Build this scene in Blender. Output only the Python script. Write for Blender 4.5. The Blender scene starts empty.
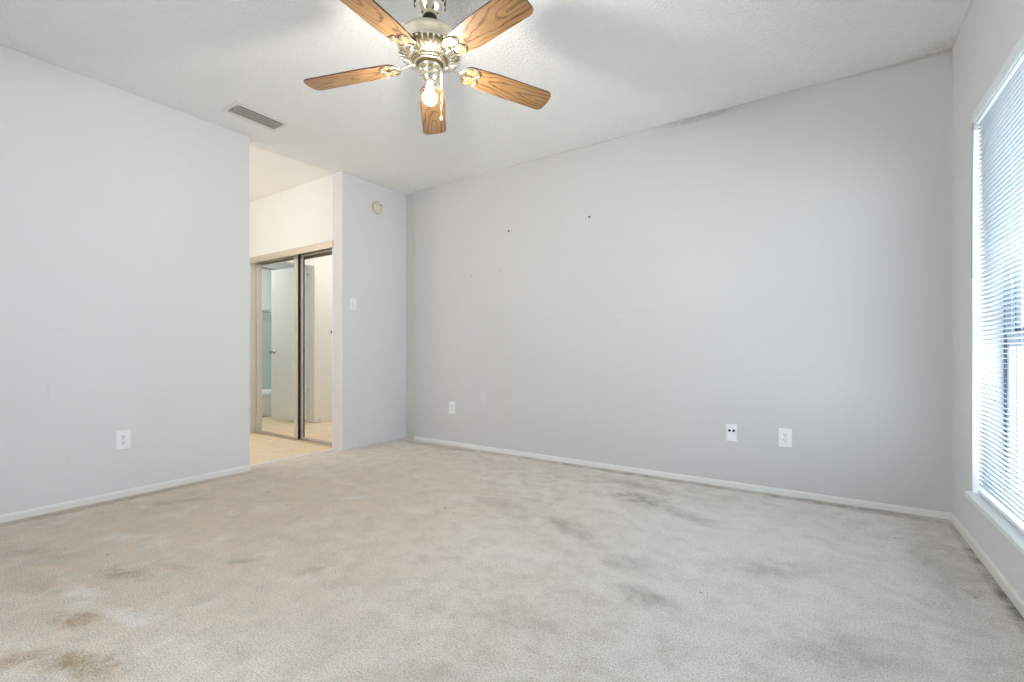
import bpy, bmesh, math, random
from mathutils import Vector, Matrix

random.seed(7)
SC = bpy.context.scene
COL = SC.collection
PI = math.pi

# ------------------------------------------------------------------ camera
YAW = math.atan2(822 - 512, 466.0)
cam_d = bpy.data.cameras.new('camera')
cam_d.sensor_width = 36.0
cam_d.lens = 466.0 / 1024.0 * 36.0
cam_d.shift_y = 9.0 / 1024.0
cam_d.clip_start = 0.02
cam = bpy.data.objects.new('camera', cam_d)
cam.location = (0, 0, 0.93)
cam.rotation_euler = (PI / 2, 0, YAW)
COL.objects.link(cam)
SC.camera = cam

# ------------------------------------------------------------------ world, light, exposure
SKY = 5.6
world = bpy.data.worlds.new('daylight')
SC.world = world
world.use_nodes = True
wn = world.node_tree
bg = wn.nodes['Background']
wtc = wn.nodes.new('ShaderNodeTexCoord')
wsx = wn.nodes.new('ShaderNodeSeparateXYZ')
wr = wn.nodes.new('ShaderNodeValToRGB')
wr.color_ramp.elements[0].position = 0.42
wr.color_ramp.elements[0].color = (0.86, 0.91, 0.95, 1)
wr.color_ramp.elements[1].position = 0.55
wr.color_ramp.elements[1].color = (0.70, 0.81, 0.93, 1)
wmp = wn.nodes.new('ShaderNodeMapRange')
wmp.inputs[1].default_value = -1
wmp.inputs[2].default_value = 1
wn.links.new(wtc.outputs['Generated'], wsx.inputs[0])
wn.links.new(wsx.outputs[2], wmp.inputs[0])
wn.links.new(wmp.outputs[0], wr.inputs[0])
wn.links.new(wr.outputs[0], bg.inputs[0])
bg.inputs[1].default_value = SKY


def area_light(name, loc, rot, sx, sy, energy=0, color=(1, 1, 1), portal=False):
    d = bpy.data.lights.new(name, 'AREA')
    d.shape = 'RECTANGLE'
    d.size, d.size_y = sx, sy
    d.energy, d.color = energy, color
    if portal:
        d.cycles.is_portal = True
    o = bpy.data.objects.new(name, d)
    o.location, o.rotation_euler = loc, rot
    COL.objects.link(o)
    return o


XL, XR, YB, YN, H = -3.69, 0.595, 3.465, -0.62, 2.58
TH = 0.13                      # wall thickness
XLB = XL - TH                  # back face of the long wall
YC = 2.715                     # closet face wall plane
XE = -5.42                     # hall end wall
YO = 1.879                     # opening edge of the long wall
WY0, WY1, WZ0, WZ1 = 1.25, 3.055, 0.246, 2.04        # window in the side wall
GX0, GX1, GZ1 = -2.0, -0.8, 2.05                      # added glazed door behind the camera, lets in fill daylight

area_light('window_portal', (XR + 0.16, (WY0 + WY1) / 2, (WZ0 + WZ1) / 2), (0, PI / 2, 0), WZ1 - WZ0, WY1 - WY0, portal=True)
area_light('added_door_portal', ((GX0 + GX1) / 2, YN - 0.14, GZ1 / 2), (PI / 2, 0, 0), GX1 - GX0, GZ1, portal=True)
hl = bpy.data.lights.new('hall_lamp_light', 'POINT')
hl.energy, hl.color, hl.shadow_soft_size = 19, (1.0, 0.97, 0.925), 0.12
hlo = bpy.data.objects.new('hall_lamp_light', hl)
hlo.location = (-4.62, 1.2, 2.30)
COL.objects.link(hlo)
area_light('bathroom_fill_light', (-6.65, 2.45, 2.36), (0, 0, 0), 0.4, 0.3, 13, (1.0, 0.98, 0.95))  # added to brighten the bathroom in the mirror; no fixture is seen
BULB = 500.0

SC.view_settings.view_transform = 'Standard'
SC.view_settings.look = 'None'
SC.view_settings.gamma = 1.0
SC.view_settings.use_curve_mapping = False
SC.view_settings.exposure = 0.24
SC.cycles.max_bounces = 16
SC.cycles.diffuse_bounces = 10
SC.cycles.glossy_bounces = 6
SC.cycles.transparent_max_bounces = 16


# ------------------------------------------------------------------ mesh helpers
class MB:
    """Collects shapes in one bmesh; build() links them as one object."""

    def __init__(self):
        self.bm = bmesh.new()
        self.mi = 0

    def face(self, vs):
        try:
            f = self.bm.faces.new(vs)
            f.material_index = self.mi
            return f
        except ValueError:
            return None

    def box(self, a, b, mat=None, bevel=0.0):
        x0, y0, z0 = [min(p, q) for p, q in zip(a, b)]
        x1, y1, z1 = [max(p, q) for p, q in zip(a, b)]
        tmp = bmesh.new() if bevel else self.bm
        co = [(x0, y0, z0), (x1, y0, z0), (x1, y1, z0), (x0, y1, z0), (x0, y0, z1), (x1, y0, z1), (x1, y1, z1), (x0, y1, z1)]
        v = [tmp.verts.new(c) for c in co]
        fs = []
        for q in ((0, 3, 2, 1), (4, 5, 6, 7), (0, 1, 5, 4), (1, 2, 6, 5), (2, 3, 7, 6), (3, 0, 4, 7)):
            f = tmp.faces.new([v[i] for i in q])
            fs.append(f)
        if bevel:
            bmesh.ops.bevel(tmp, geom=list(tmp.edges), offset=bevel, segments=2, profile=0.5, affect='EDGES')
            self.absorb(tmp, mat)
        else:
            for f in fs:
                f.material_index = self.mi
            if mat is not None:
                bmesh.ops.transform(self.bm, matrix=mat, verts=v)
        return self

    def absorb(self, tmp, mat=None):
        mp = {}
        for v in tmp.verts:
            mp[v] = self.bm.verts.new(mat @ v.co if mat is not None else v.co)
        for f in tmp.faces:
            g = self.face([mp[v] for v in f.verts])
            if g:
                g.smooth = f.smooth
        tmp.free()

    def lathe(self, prof, center=(0, 0, 0), seg=48, axis='Z', smooth=True, cap=True):
        """prof: list of (r, h) along the axis."""
        rings = []
        for r, h in prof:
            ring = []
            for i in range(seg):
                a = 2 * PI * i / seg
                p = (r * math.cos(a), r * math.sin(a), h)
                if axis == 'X':
                    p = (h, p[0], p[1])
                elif axis == 'Y':
                    p = (p[1], h, p[0])
                ring.append(self.bm.verts.new((p[0] + center[0], p[1] + center[1], p[2] + center[2])))
            rings.append(ring)
        for a, b in zip(rings, rings[1:]):
            for i in range(seg):
                f = self.face([a[i], a[(i + 1) % seg], b[(i + 1) % seg], b[i]])
                if f:
                    f.smooth = smooth
        if cap:
            self.face(list(reversed(rings[0])))
            self.face(rings[-1])
        return self

    def tube(self, pts, r, seg=8, closed=False, smooth=True):
        pts = [Vector(p) for p in pts]
        n = len(pts)
        rings = []
        up = None
        for i, p in enumerate(pts):
            if closed:
                t = pts[(i + 1) % n] - pts[i - 1]
            else:
                t = pts[min(i + 1, n - 1)] - pts[max(i - 1, 0)]
            t.normalize()
            if up is None:
                up = Vector((0, 0, 1)) if abs(t.z) < 0.9 else Vector((1, 0, 0))
            side = t.cross(up).normalized()
            up2 = side.cross(t).normalized()
            rr = r[i] if isinstance(r, (list, tuple)) else r
            rings.append([self.bm.verts.new(p + (side * math.cos(2 * PI * k / seg) + up2 * math.sin(2 * PI * k / seg)) * rr) for k in range(seg)])
        pairs = list(zip(rings, rings[1:])) + ([(rings[-1], rings[0])] if closed else [])
        for a, b in pairs:
            for k in range(seg):
                f = self.face([a[k], a[(k + 1) % seg], b[(k + 1) % seg], b[k]])
                if f:
                    f.smooth = smooth
        if not closed:
            self.face(list(reversed(rings[0])))
            self.face(rings[-1])
        return self

    def prism(self, outline, d, mat=None):
        """outline: list of 2D points extruded from z=0 to z=d, then placed by mat."""
        a = [self.bm.verts.new((p[0], p[1], 0)) for p in outline]
        b = [self.bm.verts.new((p[0], p[1], d)) for p in outline]
        self.face(list(reversed(a)))
        self.face(b)
        n = len(a)
        for i in range(n):
            self.face([a[i], a[(i + 1) % n], b[(i + 1) % n], b[i]])
        if mat is not None:
            bmesh.ops.transform(self.bm, matrix=mat, verts=a + b)
        return self

    def build(self, name, mats, parent=None, loc=None, bevel=0.0):
        if not isinstance(mats, (list, tuple)):
            mats = [mats]
        bmesh.ops.recalc_face_normals(self.bm, faces=self.bm.faces)
        me = bpy.data.meshes.new(name)
        self.bm.to_mesh(me)
        self.bm.free()
        for m in mats:
            me.materials.append(m)
        o = bpy.data.objects.new(name, me)
        COL.objects.link(o)
        if parent is not None:
            o.parent = parent
        if loc is not None:
            o.location = loc
        if bevel:
            md = o.modifiers.new('edge', 'BEVEL')
            md.width = bevel
            md.segments = 2
            md.limit_method = 'ANGLE'
        return o


def thing(name, label, cat, loc=(0, 0, 0), rot=(0, 0, 0), group=None):
    o = bpy.data.objects.new(name, None)
    o.empty_display_size = 0.05
    COL.objects.link(o)
    o.location, o.rotation_euler = loc, rot
    return tag(o, label, cat, group)


def tag(o, label, cat, group=None):
    o['label'], o['category'] = label, cat
    if group:
        o['group'] = group
    return o


def struct(o, label=None, cat=None):
    o['kind'] = 'structure'
    if label:
        o['label'], o['category'] = label, cat
    return o


# ------------------------------------------------------------------ materials
class NT:
    def __init__(self, name):
        self.m = bpy.data.materials.new(name)
        self.m.use_nodes = True
        self.t = self.m.node_tree
        self.b = self.t.nodes['Principled BSDF']
        self.out = self.t.nodes['Material Output']
        self._pos = None

    def n(self, kind, **kw):
        nd = self.t.nodes.new(kind)
        for k, v in kw.items():
            setattr(nd, k, v)
        return nd

    def l(self, a, b):
        self.t.links.new(a, b)

    def sock(self, s, v):
        if hasattr(v, 'links') or isinstance(v, bpy.types.NodeSocket):
            self.l(v, s)
        else:
            s.default_value = v

    def obj(self):
        if self._pos is None:
            self._pos = self.n('ShaderNodeTexCoord').outputs['Object']
        return self._pos

    def math(self, op, a, b=0.0, c=0.0, clamp=False):
        nd = self.n('ShaderNodeMath', operation=op, use_clamp=clamp)
        self.sock(nd.inputs[0], a)
        self.sock(nd.inputs[1], b)
        self.sock(nd.inputs[2], c)
        return nd.outputs[0]

    def vmath(self, op, a, b=(0, 0, 0)):
        nd = self.n('ShaderNodeVectorMath', operation=op)
        self.sock(nd.inputs[0], a)
        self.sock(nd.inputs[1], b)
        return nd.outputs['Value'] if op in ('LENGTH', 'DISTANCE', 'DOT_PRODUCT') else nd.outputs[0]

    def noise(self, scale, detail=2.0, rough=0.5, vec=None, dist=0.0):
        nd = self.n('ShaderNodeTexNoise')
        self.l(vec if vec is not None else self.obj(), nd.inputs['Vector'])
        nd.inputs['Scale'].default_value = scale
        nd.inputs['Detail'].default_value = detail
        nd.inputs['Roughness'].default_value = rough
        nd.inputs['Distortion'].default_value = dist
        return nd.outputs[0]

    def ramp(self, fac, stops, interp='LINEAR'):
        nd = self.n('ShaderNodeValToRGB')
        cr = nd.color_ramp
        cr.interpolation = interp
        while len(cr.elements) < len(stops):
            cr.elements.new(0.5)
        for e, (p, c) in zip(cr.elements, stops):
            e.position = p
            e.color = (c, c, c, 1) if isinstance(c, (int, float)) else (*c, 1)
        self.l(fac, nd.inputs[0])
        return nd.outputs[0]

    def mix(self, fac, a, b, blend='MIX'):
        nd = self.n('ShaderNodeMix', data_type='RGBA', blend_type=blend)
        self.sock(nd.inputs[0], fac)
        for i, v in ((6, a), (7, b)):
            if isinstance(v, tuple):
                nd.inputs[i].default_value = (*v[:3], 1)
            else:
                self.l(v, nd.inputs[i])
        return nd.outputs[2]

    def mapping(self, scale=(1, 1, 1), loc=(0, 0, 0), rot=(0, 0, 0), vec=None):
        nd = self.n('ShaderNodeMapping')
        self.l(vec if vec is not None else self.obj(), nd.inputs[0])
        nd.inputs['Location'].default_value = loc
        nd.inputs['Rotation'].default_value = rot
        nd.inputs['Scale'].default_value = scale
        return nd.outputs[0]

    def blob(self, c, size, rot=0.0, vec=None, soft=0.6):
        """Soft elliptical mask (1 inside) around c, size = half axes."""
        v = self.vmath('SUBTRACT', vec if vec is not None else self.obj(), c)
        nd = self.n('ShaderNodeMapping')
        self.l(v, nd.inputs[0])
        nd.vector_type = 'TEXTURE'
        nd.inputs['Rotation'].default_value = (0, 0, rot)
        nd.inputs['Scale'].default_value = size
        d = self.vmath('LENGTH', nd.outputs[0])
        mr = self.n('ShaderNodeMapRange', interpolation_type='SMOOTHSTEP')
        self.l(d, mr.inputs[0])
        mr.inputs[1].default_value = 1.0 - soft
        mr.inputs[2].default_value = 1.0 + soft * 0.5
        mr.inputs[3].default_value = 1.0
        mr.inputs[4].default_value = 0.0
        return mr.outputs[0]

    def bump(self, h, strength, dist=0.01, normal=None):
        nd = self.n('ShaderNodeBump')
        nd.inputs['Strength'].default_value = strength
        nd.inputs['Distance'].default_value = dist
        self.l(h, nd.inputs['Height'])
        if normal is not None:
            self.l(normal, nd.inputs['Normal'])
        self.l(nd.outputs[0], self.b.inputs['Normal'])
        return nd.outputs[0]

    def set(self, color=None, rough=None, metal=None, spec=None):
        if color is not None:
            if isinstance(color, tuple):
                self.b.inputs['Base Color'].default_value = (*color, 1)
            else:
                self.l(color, self.b.inputs['Base Color'])
        if rough is not None:
            self.sock(self.b.inputs['Roughness'], rough)
        if metal is not None:
            self.b.inputs['Metallic'].default_value = metal
        if spec is not None:
            self.b.inputs['Specular IOR Level'].default_value = spec
        return self.m


def paint(name, col, rough=0.6, tone=0.03, spec=0.3, marks=None):
    k = NT(name)
    n = k.noise(1.3, 3)
    c2 = tuple(c * (1 - tone) for c in col)
    c = k.mix(k.ramp(n, [(0.35, 0.0), (0.7, 1.0)]), col, c2)
    if marks:
        c = marks(k, c)
    k.bump(k.noise(160, 3), 0.12, 0.002)
    return k.set(c, rough, spec=spec)


def plain(name, col, rough=0.45, metal=0.0, spec=0.4, var=0.04):
    k = NT(name)
    n = k.noise(35, 2)
    c = k.mix(n, col, tuple(x * (1 - var) for x in col))
    return k.set(c, rough, metal, spec)


def back_marks(k, c):
    # scuffs, hairline cracks and grime that belong to the wall itself
    warp = k.vmath('ADD', k.obj(), k.vmath('SCALE', k.n('ShaderNodeTexNoise').outputs[1], (0, 0, 0)))
    streak = k.noise(1.0, 4, 0.6, vec=k.mapping((14, 1, 0.8)))
    zone = k.blob((-2.5, YB, 0.7), (1.1, 1.0, 0.75), soft=0.9)
    c = k.mix(k.math('MULTIPLY', zone, k.ramp(streak, [(0.5, 0.0), (0.7, 0.38)])), c, (0.62, 0.58, 0.53))
    fine = k.noise(38, 4, 0.7)
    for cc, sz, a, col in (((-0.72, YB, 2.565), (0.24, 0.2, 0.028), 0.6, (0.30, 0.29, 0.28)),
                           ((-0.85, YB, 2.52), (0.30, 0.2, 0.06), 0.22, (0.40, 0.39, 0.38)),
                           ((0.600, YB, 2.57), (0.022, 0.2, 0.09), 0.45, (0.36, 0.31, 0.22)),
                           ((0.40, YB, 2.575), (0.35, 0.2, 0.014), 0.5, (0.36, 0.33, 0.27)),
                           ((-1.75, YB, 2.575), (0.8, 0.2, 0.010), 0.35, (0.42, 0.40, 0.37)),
                           ((-2.55, YB, 0.43), (0.07, 0.2, 0.05), 0.30, (0.62, 0.58, 0.55)),
                           ((-2.63, YB, 0.50), (0.03, 0.2, 0.06), 0.22, (0.92, 0.91, 0.89)),
                           ((-1.35, YB, 1.05), (0.10, 0.2, 0.012), 0.22, (0.62, 0.60, 0.58)),
                           ((-1.25, YB, 1.22), (0.28, 0.2, 0.004), 0.30, (0.50, 0.47, 0.44)),
                           ((-1.95, YB, 1.20), (0.20, 0.2, 0.004), 0.25, (0.50, 0.47, 0.44)),
                           ((-1.87, YB, 0.75), (0.003, 0.2, 0.45), 0.35, (0.55, 0.53, 0.50)),
                           ((-1.12, YB, 0.80), (0.002, 0.2, 0.3), 0.18, (0.55, 0.53, 0.50)),
                           ((-2.1, YB, 1.62), (0.8, 0.2, 0.006), 0.12, (0.55, 0.53, 0.50))):
        m = k.blob(cc, sz, soft=0.7)
        c = k.mix(k.math('MULTIPLY', m, k.math('MULTIPLY', k.ramp(fine, [(0.3, 0.4), (0.6, 1.0)]), a)), c, col)
    return c


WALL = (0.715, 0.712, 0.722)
M = {}
M['wall'] = paint('white_wall_paint', WALL)


def left_marks(k, c):
    for cc, sz, a in (((XL, 0.80, 1.05), (0.2, 0.03, 0.012), 0.16), ((XL, 1.28, 0.55), (0.2, 0.10, 0.10), 0.10),
                      ((XL, 0.75, 0.70), (0.2, 0.01, 0.05), 0.2), ((XL, 0.83, 0.30), (0.2, 0.012, 0.03), 0.15)):
        c = k.mix(k.math('MULTIPLY', k.blob(cc, sz, soft=0.8), a), c, (0.55, 0.54, 0.52))
    return c


M['wall_left'] = paint('long_wall_paint', WALL, marks=left_marks)
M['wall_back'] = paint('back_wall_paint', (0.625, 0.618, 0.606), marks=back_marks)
M['hall'] = paint('hall_wall_paint', (0.80, 0.79, 0.765))
M['trim'] = paint('trim_paint', (0.80, 0.785, 0.755), 0.35, spec=0.5)
M['trim_grey'] = paint('baseboard_paint', (0.80, 0.79, 0.77), 0.4, spec=0.5)
M['white_gloss'] = plain('white_gloss_paint', (0.84, 0.84, 0.83), 0.3, spec=0.5)
M['plate'] = plain('white_plastic', (0.86, 0.86, 0.87), 0.35)
M['ivory'] = plain('aged_ivory_plastic', (0.74, 0.70, 0.58), 0.45)
M['ivory_dark'] = plain('shaded_ivory_plastic', (0.60, 0.57, 0.46), 0.5)
M['dark'] = plain('dark_slot', (0.03, 0.03, 0.03), 0.6)
M['grey'] = plain('grey_slot', (0.22, 0.22, 0.23), 0.5)
M['black_edge'] = plain('black_door_edge', (0.015, 0.013, 0.011), 0.6)
k = NT('white_vinyl_slat')
k.set((0.62, 0.67, 0.71), 0.45)
tl = k.n('ShaderNodeBsdfTranslucent')
tl.inputs[0].default_value = (0.80, 0.87, 0.93, 1)
ms = k.n('ShaderNodeMixShader')
ms.inputs[0].default_value = 0.06
k.l(k.b.outputs[0], ms.inputs[1])
k.l(tl.outputs[0], ms.inputs[2])
k.l(ms.outputs[0], k.out.inputs[0])
M['blind'] = k.m
M['rail'] = plain('white_blind_rail', (0.90, 0.935, 0.97), 0.25)
M['bronze'] = plain('dark_window_frame', (0.16, 0.19, 0.24), 0.5)
M['sash'] = plain('grey_blue_sash', (0.55, 0.62, 0.72), 0.45)
M['vent'] = plain('grey_louver_metal', (0.40, 0.37, 0.345), 0.5)
M['ventback'] = plain('vent_throat', (0.035, 0.033, 0.03), 0.8)
M['gold'] = plain('champagne_aluminium', (0.66, 0.58, 0.47), 0.35, 0.55)
M['nickel'] = plain('dull_nickel', (0.42, 0.40, 0.37), 0.3, 0.9)
M['tub'] = plain('white_enamel', (0.85, 0.88, 0.88), 0.2)
M['closet'] = plain('closet_interior', (0.35, 0.32, 0.28), 0.8)
M['rubber'] = plain('black_rubber', (0.02, 0.018, 0.016), 0.55)


def metal(name, col, rough):
    k = NT(name)
    n = k.noise(60, 2)
    return k.set(col, k.ramp(n, [(0.3, rough * 0.8), (0.7, rough * 1.3)]), 1.0)


M['brass'] = metal('champagne_brass', (0.83, 0.77, 0.62), 0.2)
M['brass_pol'] = metal('polished_pale_brass', (0.88, 0.83, 0.70), 0.11)
M['brass_dark'] = metal('antique_brass', (0.36, 0.28, 0.16), 0.35)

# mirror
k = NT('mirror_glass')
k.set((0.93, 0.93, 0.92), 0.0, 1.0)
M['mirror'] = k.m

# window glass: thin pane, mostly clear with a faint reflection
k = NT('window_glass')
tr = k.n('ShaderNodeBsdfTransparent')
tr.inputs[0].default_value = (0.96, 0.98, 0.98, 1)
gl = k.n('ShaderNodeBsdfGlossy')
gl.inputs['Roughness'].default_value = 0.02
mx = k.n('ShaderNodeMixShader')
mx.inputs[0].default_value = 0.06
k.l(tr.outputs[0], mx.inputs[1])
k.l(gl.outputs[0], mx.inputs[2])
k.l(mx.outputs[0], k.out.inputs[0])
M['glass'] = k.m

# lit bulb
k = NT('lit_bulb')
em = k.n('ShaderNodeEmission')
em.inputs[0].default_value = (1.0, 0.94, 0.86, 1)
em.inputs[1].default_value = BULB
k.l(em.outputs[0], k.out.inputs[0])
M['bulb'] = k.m

# popcorn ceiling
k = NT('popcorn_ceiling')
v = k.n('ShaderNodeTexVoronoi')
v.inputs['Scale'].default_value = 62
k.l(k.obj(), v.inputs['Vector'])
hgt = k.math('ADD', k.math('MULTIPLY', k.math('SUBTRACT', 0.6, v.outputs[0]), 0.8), k.noise(130, 4, 0.65))
c = k.mix(k.noise(1.1, 3), (0.955, 0.95, 0.94), (0.94, 0.935, 0.92))
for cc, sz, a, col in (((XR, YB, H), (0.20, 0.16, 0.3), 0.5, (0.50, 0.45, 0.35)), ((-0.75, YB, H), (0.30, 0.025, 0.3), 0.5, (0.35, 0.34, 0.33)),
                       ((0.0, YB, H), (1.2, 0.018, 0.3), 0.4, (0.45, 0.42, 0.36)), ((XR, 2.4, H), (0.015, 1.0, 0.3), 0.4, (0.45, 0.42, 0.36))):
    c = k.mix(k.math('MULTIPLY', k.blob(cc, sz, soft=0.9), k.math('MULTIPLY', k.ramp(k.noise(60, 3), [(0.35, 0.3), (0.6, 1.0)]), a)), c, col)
k.bump(hgt, 0.75, 0.014)
M['popcorn'] = k.set(c, 0.9, spec=0.1)
M['hall_ceiling'] = paint('hall_ceiling_paint', (0.93, 0.91, 0.885), 0.8)

# carpet with stains, and uneven window light painted into its tone
k = NT('beige_carpet')
wob = k.noise(3.5, 4, 0.6)
nt = k.n('ShaderNodeTexNoise')
k.l(k.obj(), nt.inputs['Vector'])
nt.inputs['Scale'].default_value = 7.0
nt.inputs['Detail'].default_value = 6.0
nt.inputs['Roughness'].default_value = 0.68
off = k.n('ShaderNodeVectorMath', operation='SCALE')
k.l(k.vmath('SUBTRACT', nt.outputs['Color'], (0.5, 0.5, 0.5)), off.inputs[0])
off.inputs['Scale'].default_value = 0.17
wv = k.vmath('ADD', k.obj(), off.outputs[0])
tuft = k.noise(190, 4, 0.75)
ragged = k.noise(11, 7, 0.75)
tuft2 = k.noise(60, 4, 0.7)
base = k.mix(k.ramp(k.noise(1.6, 4, 0.6), [(0.36, 0.0), (0.66, 1.0)]), (0.90, 0.87, 0.825), (0.82, 0.78, 0.73))
base = k.mix(k.ramp(k.noise(2.6, 5, 0.65, vec=k.mapping((1, 1, 1), (3.1, 1.7, 0))), [(0.54, 0.0), (0.74, 0.45)]), base, (0.56, 0.50, 0.43))
base = k.mix(k.ramp(k.noise(2.1, 4, 0.6, vec=k.mapping((1, 1, 1), (7.3, 4.1, 0))), [(0.55, 0.0), (0.75, 0.4)]), base, (0.88, 0.84, 0.785))
base = k.mix(k.math('MULTIPLY', k.blob((-2.7, 1.2, 0), (1.8, 2.4, 1.0), 0.3, vec=wv, soft=0.95), 0.75), base, (0.70, 0.535, 0.375))  # painted warm tone: the side that gets less blue window light
base = k.mix(k.ramp(k.noise(9, 7, 0.72), [(0.45, 0.0), (0.64, 0.72)]), base, (0.60, 0.54, 0.47))
base = k.mix(k.ramp(k.noise(5, 6, 0.7, vec=k.mapping((1, 1, 1), (2.2, 9.4, 0))), [(0.52, 0.0), (0.70, 0.5)]), base, (0.90, 0.88, 0.85))
base = k.mix(k.math('MULTIPLY', k.blob((-0.2, 2.3, 0), (0.9, 1.1, 1.0), 0.3, vec=wv, soft=0.95), 0.5), base, (0.90, 0.90, 0.88))  # painted pale tone: daylight on the carpet near the window
STAINS = [
    ((-1.80, 0.455), (0.14, 0.05), 0.25, 0.83, (0.36, 0.235, 0.11)),
    ((-1.93, 0.40), (0.11, 0.05), 0.5, 0.5, (0.40, 0.27, 0.14)),
    ((-2.15, 0.50), (0.12, 0.05), 0.4, 0.7, (0.42, 0.28, 0.15)),
    ((-2.00, 0.34), (0.08, 0.06), 0.3, 0.7, (0.46, 0.28, 0.14)),
    ((-2.42, 0.72), (0.14, 0.05), 0.3, 0.65, (0.38, 0.28, 0.17)),
    ((-2.30, 0.86), (0.10, 0.04), 0.4, 0.35, (0.40, 0.30, 0.19)),
    ((-2.13, 1.05), (0.07, 0.03), 0.6, 0.5, (0.34, 0.27, 0.19)),
    ((-1.80, 1.18), (0.09, 0.03), 0.8, 0.4, (0.34, 0.27, 0.2)),
    ((-3.30, 1.25), (0.16, 0.06), 1.0, 0.5, (0.34, 0.26, 0.18)),
    ((-3.00, 0.55), (0.30, 0.08), 0.3, 0.35, (0.34, 0.27, 0.19)),
    ((-2.60, 0.50), (0.22, 0.06), 0.2, 0.35, (0.42, 0.31, 0.19)),
    ((-3.62, 1.00), (0.05, 0.9), 0.0, 0.55, (0.28, 0.22, 0.16)),
    ((-0.94, 2.86), (0.24, 0.12), -0.3, 0.65, (0.27, 0.245, 0.215)),
    ((-1.05, 3.15), (0.35, 0.10), -0.2, 0.40, (0.30, 0.27, 0.235)),
    ((-0.60, 2.70), (0.18, 0.08), -0.3, 0.40, (0.30, 0.27, 0.235)),
    ((-1.10, 2.20), (0.26, 0.08), -0.5, 0.48, (0.28, 0.25, 0.215)),
    ((-0.72, 1.98), (0.14, 0.10), 0.2, 0.35, (0.30, 0.265, 0.23)),
    ((-0.55, 1.74), (0.14, 0.07), -0.3, 0.5, (0.28, 0.25, 0.215)),
    ((-0.20, 2.25), (0.25, 0.10), 0.5, 0.35, (0.30, 0.27, 0.235)),
    ((0.05, 1.75), (0.22, 0.12), 0.6, 0.35, (0.30, 0.27, 0.235)),
    ((-0.90, 1.35), (0.18, 0.09), 0.1, 0.35, (0.30, 0.26, 0.21)),
    ((-0.80, 0.95), (0.30, 0.14), 0.3, 0.35, (0.40, 0.36, 0.31)),
    ((-1.60, 2.30), (0.25, 0.09), -0.2, 0.35, (0.31, 0.265, 0.22)),
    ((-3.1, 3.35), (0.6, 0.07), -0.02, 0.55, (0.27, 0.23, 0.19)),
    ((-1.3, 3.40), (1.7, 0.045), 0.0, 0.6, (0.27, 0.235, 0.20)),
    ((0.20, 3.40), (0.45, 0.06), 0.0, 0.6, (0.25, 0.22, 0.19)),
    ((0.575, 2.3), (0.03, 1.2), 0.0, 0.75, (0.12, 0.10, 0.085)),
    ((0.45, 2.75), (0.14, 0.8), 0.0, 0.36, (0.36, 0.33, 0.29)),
]
c = base
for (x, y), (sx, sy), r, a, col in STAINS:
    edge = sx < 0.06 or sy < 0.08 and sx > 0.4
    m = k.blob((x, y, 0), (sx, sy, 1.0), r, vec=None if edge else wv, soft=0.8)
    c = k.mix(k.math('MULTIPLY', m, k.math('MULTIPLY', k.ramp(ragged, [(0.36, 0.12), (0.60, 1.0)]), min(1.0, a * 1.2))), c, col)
for (x, y), (sx, sy), r, a in (((-1.72, 0.33), (0.16, 0.03), 0.5, 0.7), ((-2.02, 0.60), (0.14, 0.035), 0.3, 0.5), ((-2.35, 0.60), (0.10, 0.035), 0.3, 0.45), ((-0.35, 2.55), (0.3, 0.16), 0.2, 0.45), ((-0.25, 2.95), (0.3, 0.12), 0.0, 0.4), ((-1.2, 1.75), (0.28, 0.14), 0.3, 0.4)):
    m = k.blob((x, y, 0), (sx, sy, 1.0), r, vec=wv, soft=0.8)
    c = k.mix(k.math('MULTIPLY', m, a), c, (0.88, 0.86, 0.83))
spk = k.noise(22, 1, 0.3)
c = k.mix(k.ramp(spk, [(0.80, 0.0), (0.84, 0.7)]), c, (0.10, 0.09, 0.08))
c = k.mix(k.ramp(tuft, [(0.38, 1.0), (0.52, 0.0)]), c, k.mix(0.5, c, (0.20, 0.17, 0.14)))
c = k.mix(k.ramp(tuft, [(0.52, 0.0), (0.65, 0.9)]), c, k.mix(0.5, c, (0.92, 0.88, 0.82)))
k.bump(k.math('ADD', tuft, k.math('MULTIPLY', tuft2, 0.6)), 0.6, 0.008)
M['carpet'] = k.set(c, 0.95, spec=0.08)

# hall vinyl floor
k = NT('honey_vinyl_tile')
br = k.n('ShaderNodeTexBrick')
k.l(k.mapping((1, 1, 1), (0.1, 0.05, 0)), br.inputs['Vector'])
br.offset = 0.5
br.inputs['Scale'].default_value = 1.0
br.inputs['Color1'].default_value = (0.80, 0.66, 0.46, 1)
br.inputs['Color2'].default_value = (0.76, 0.59, 0.39, 1)
br.inputs['Mortar'].default_value = (0.64, 0.51, 0.35, 1)
br.inputs['Mortar Size'].default_value = 0.003
br.inputs['Brick Width'].default_value = 0.3
br.inputs['Row Height'].default_value = 0.15
c = k.mix(k.ramp(k.noise(9, 5, 0.7), [(0.4, 0.0), (0.7, 0.6)]), br.outputs[0], (0.86, 0.75, 0.58))
M['vinyl'] = k.set(c, k.ramp(k.noise(6, 2), [(0.3, 0.3), (0.7, 0.45)]), spec=0.4)

# green-grey tile of the bathroom
k = NT('pale_green_tile')
br = k.n('ShaderNodeTexBrick')
k.l(k.mapping((1, 1, 1), (0, 0, 0), (0, PI / 2, 0)), br.inputs['Vector'])
br.offset = 0.0
br.inputs['Color1'].default_value = (0.50, 0.60, 0.57, 1)
br.inputs['Color2'].default_value = (0.46, 0.57, 0.54, 1)
br.inputs['Mortar'].default_value = (0.66, 0.72, 0.70, 1)
br.inputs['Mortar Size'].default_value = 0.002
br.inputs['Brick Width'].default_value = 0.11
br.inputs['Row Height'].default_value = 0.11
M['tile'] = k.set(br.outputs[0], 0.25)

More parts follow.
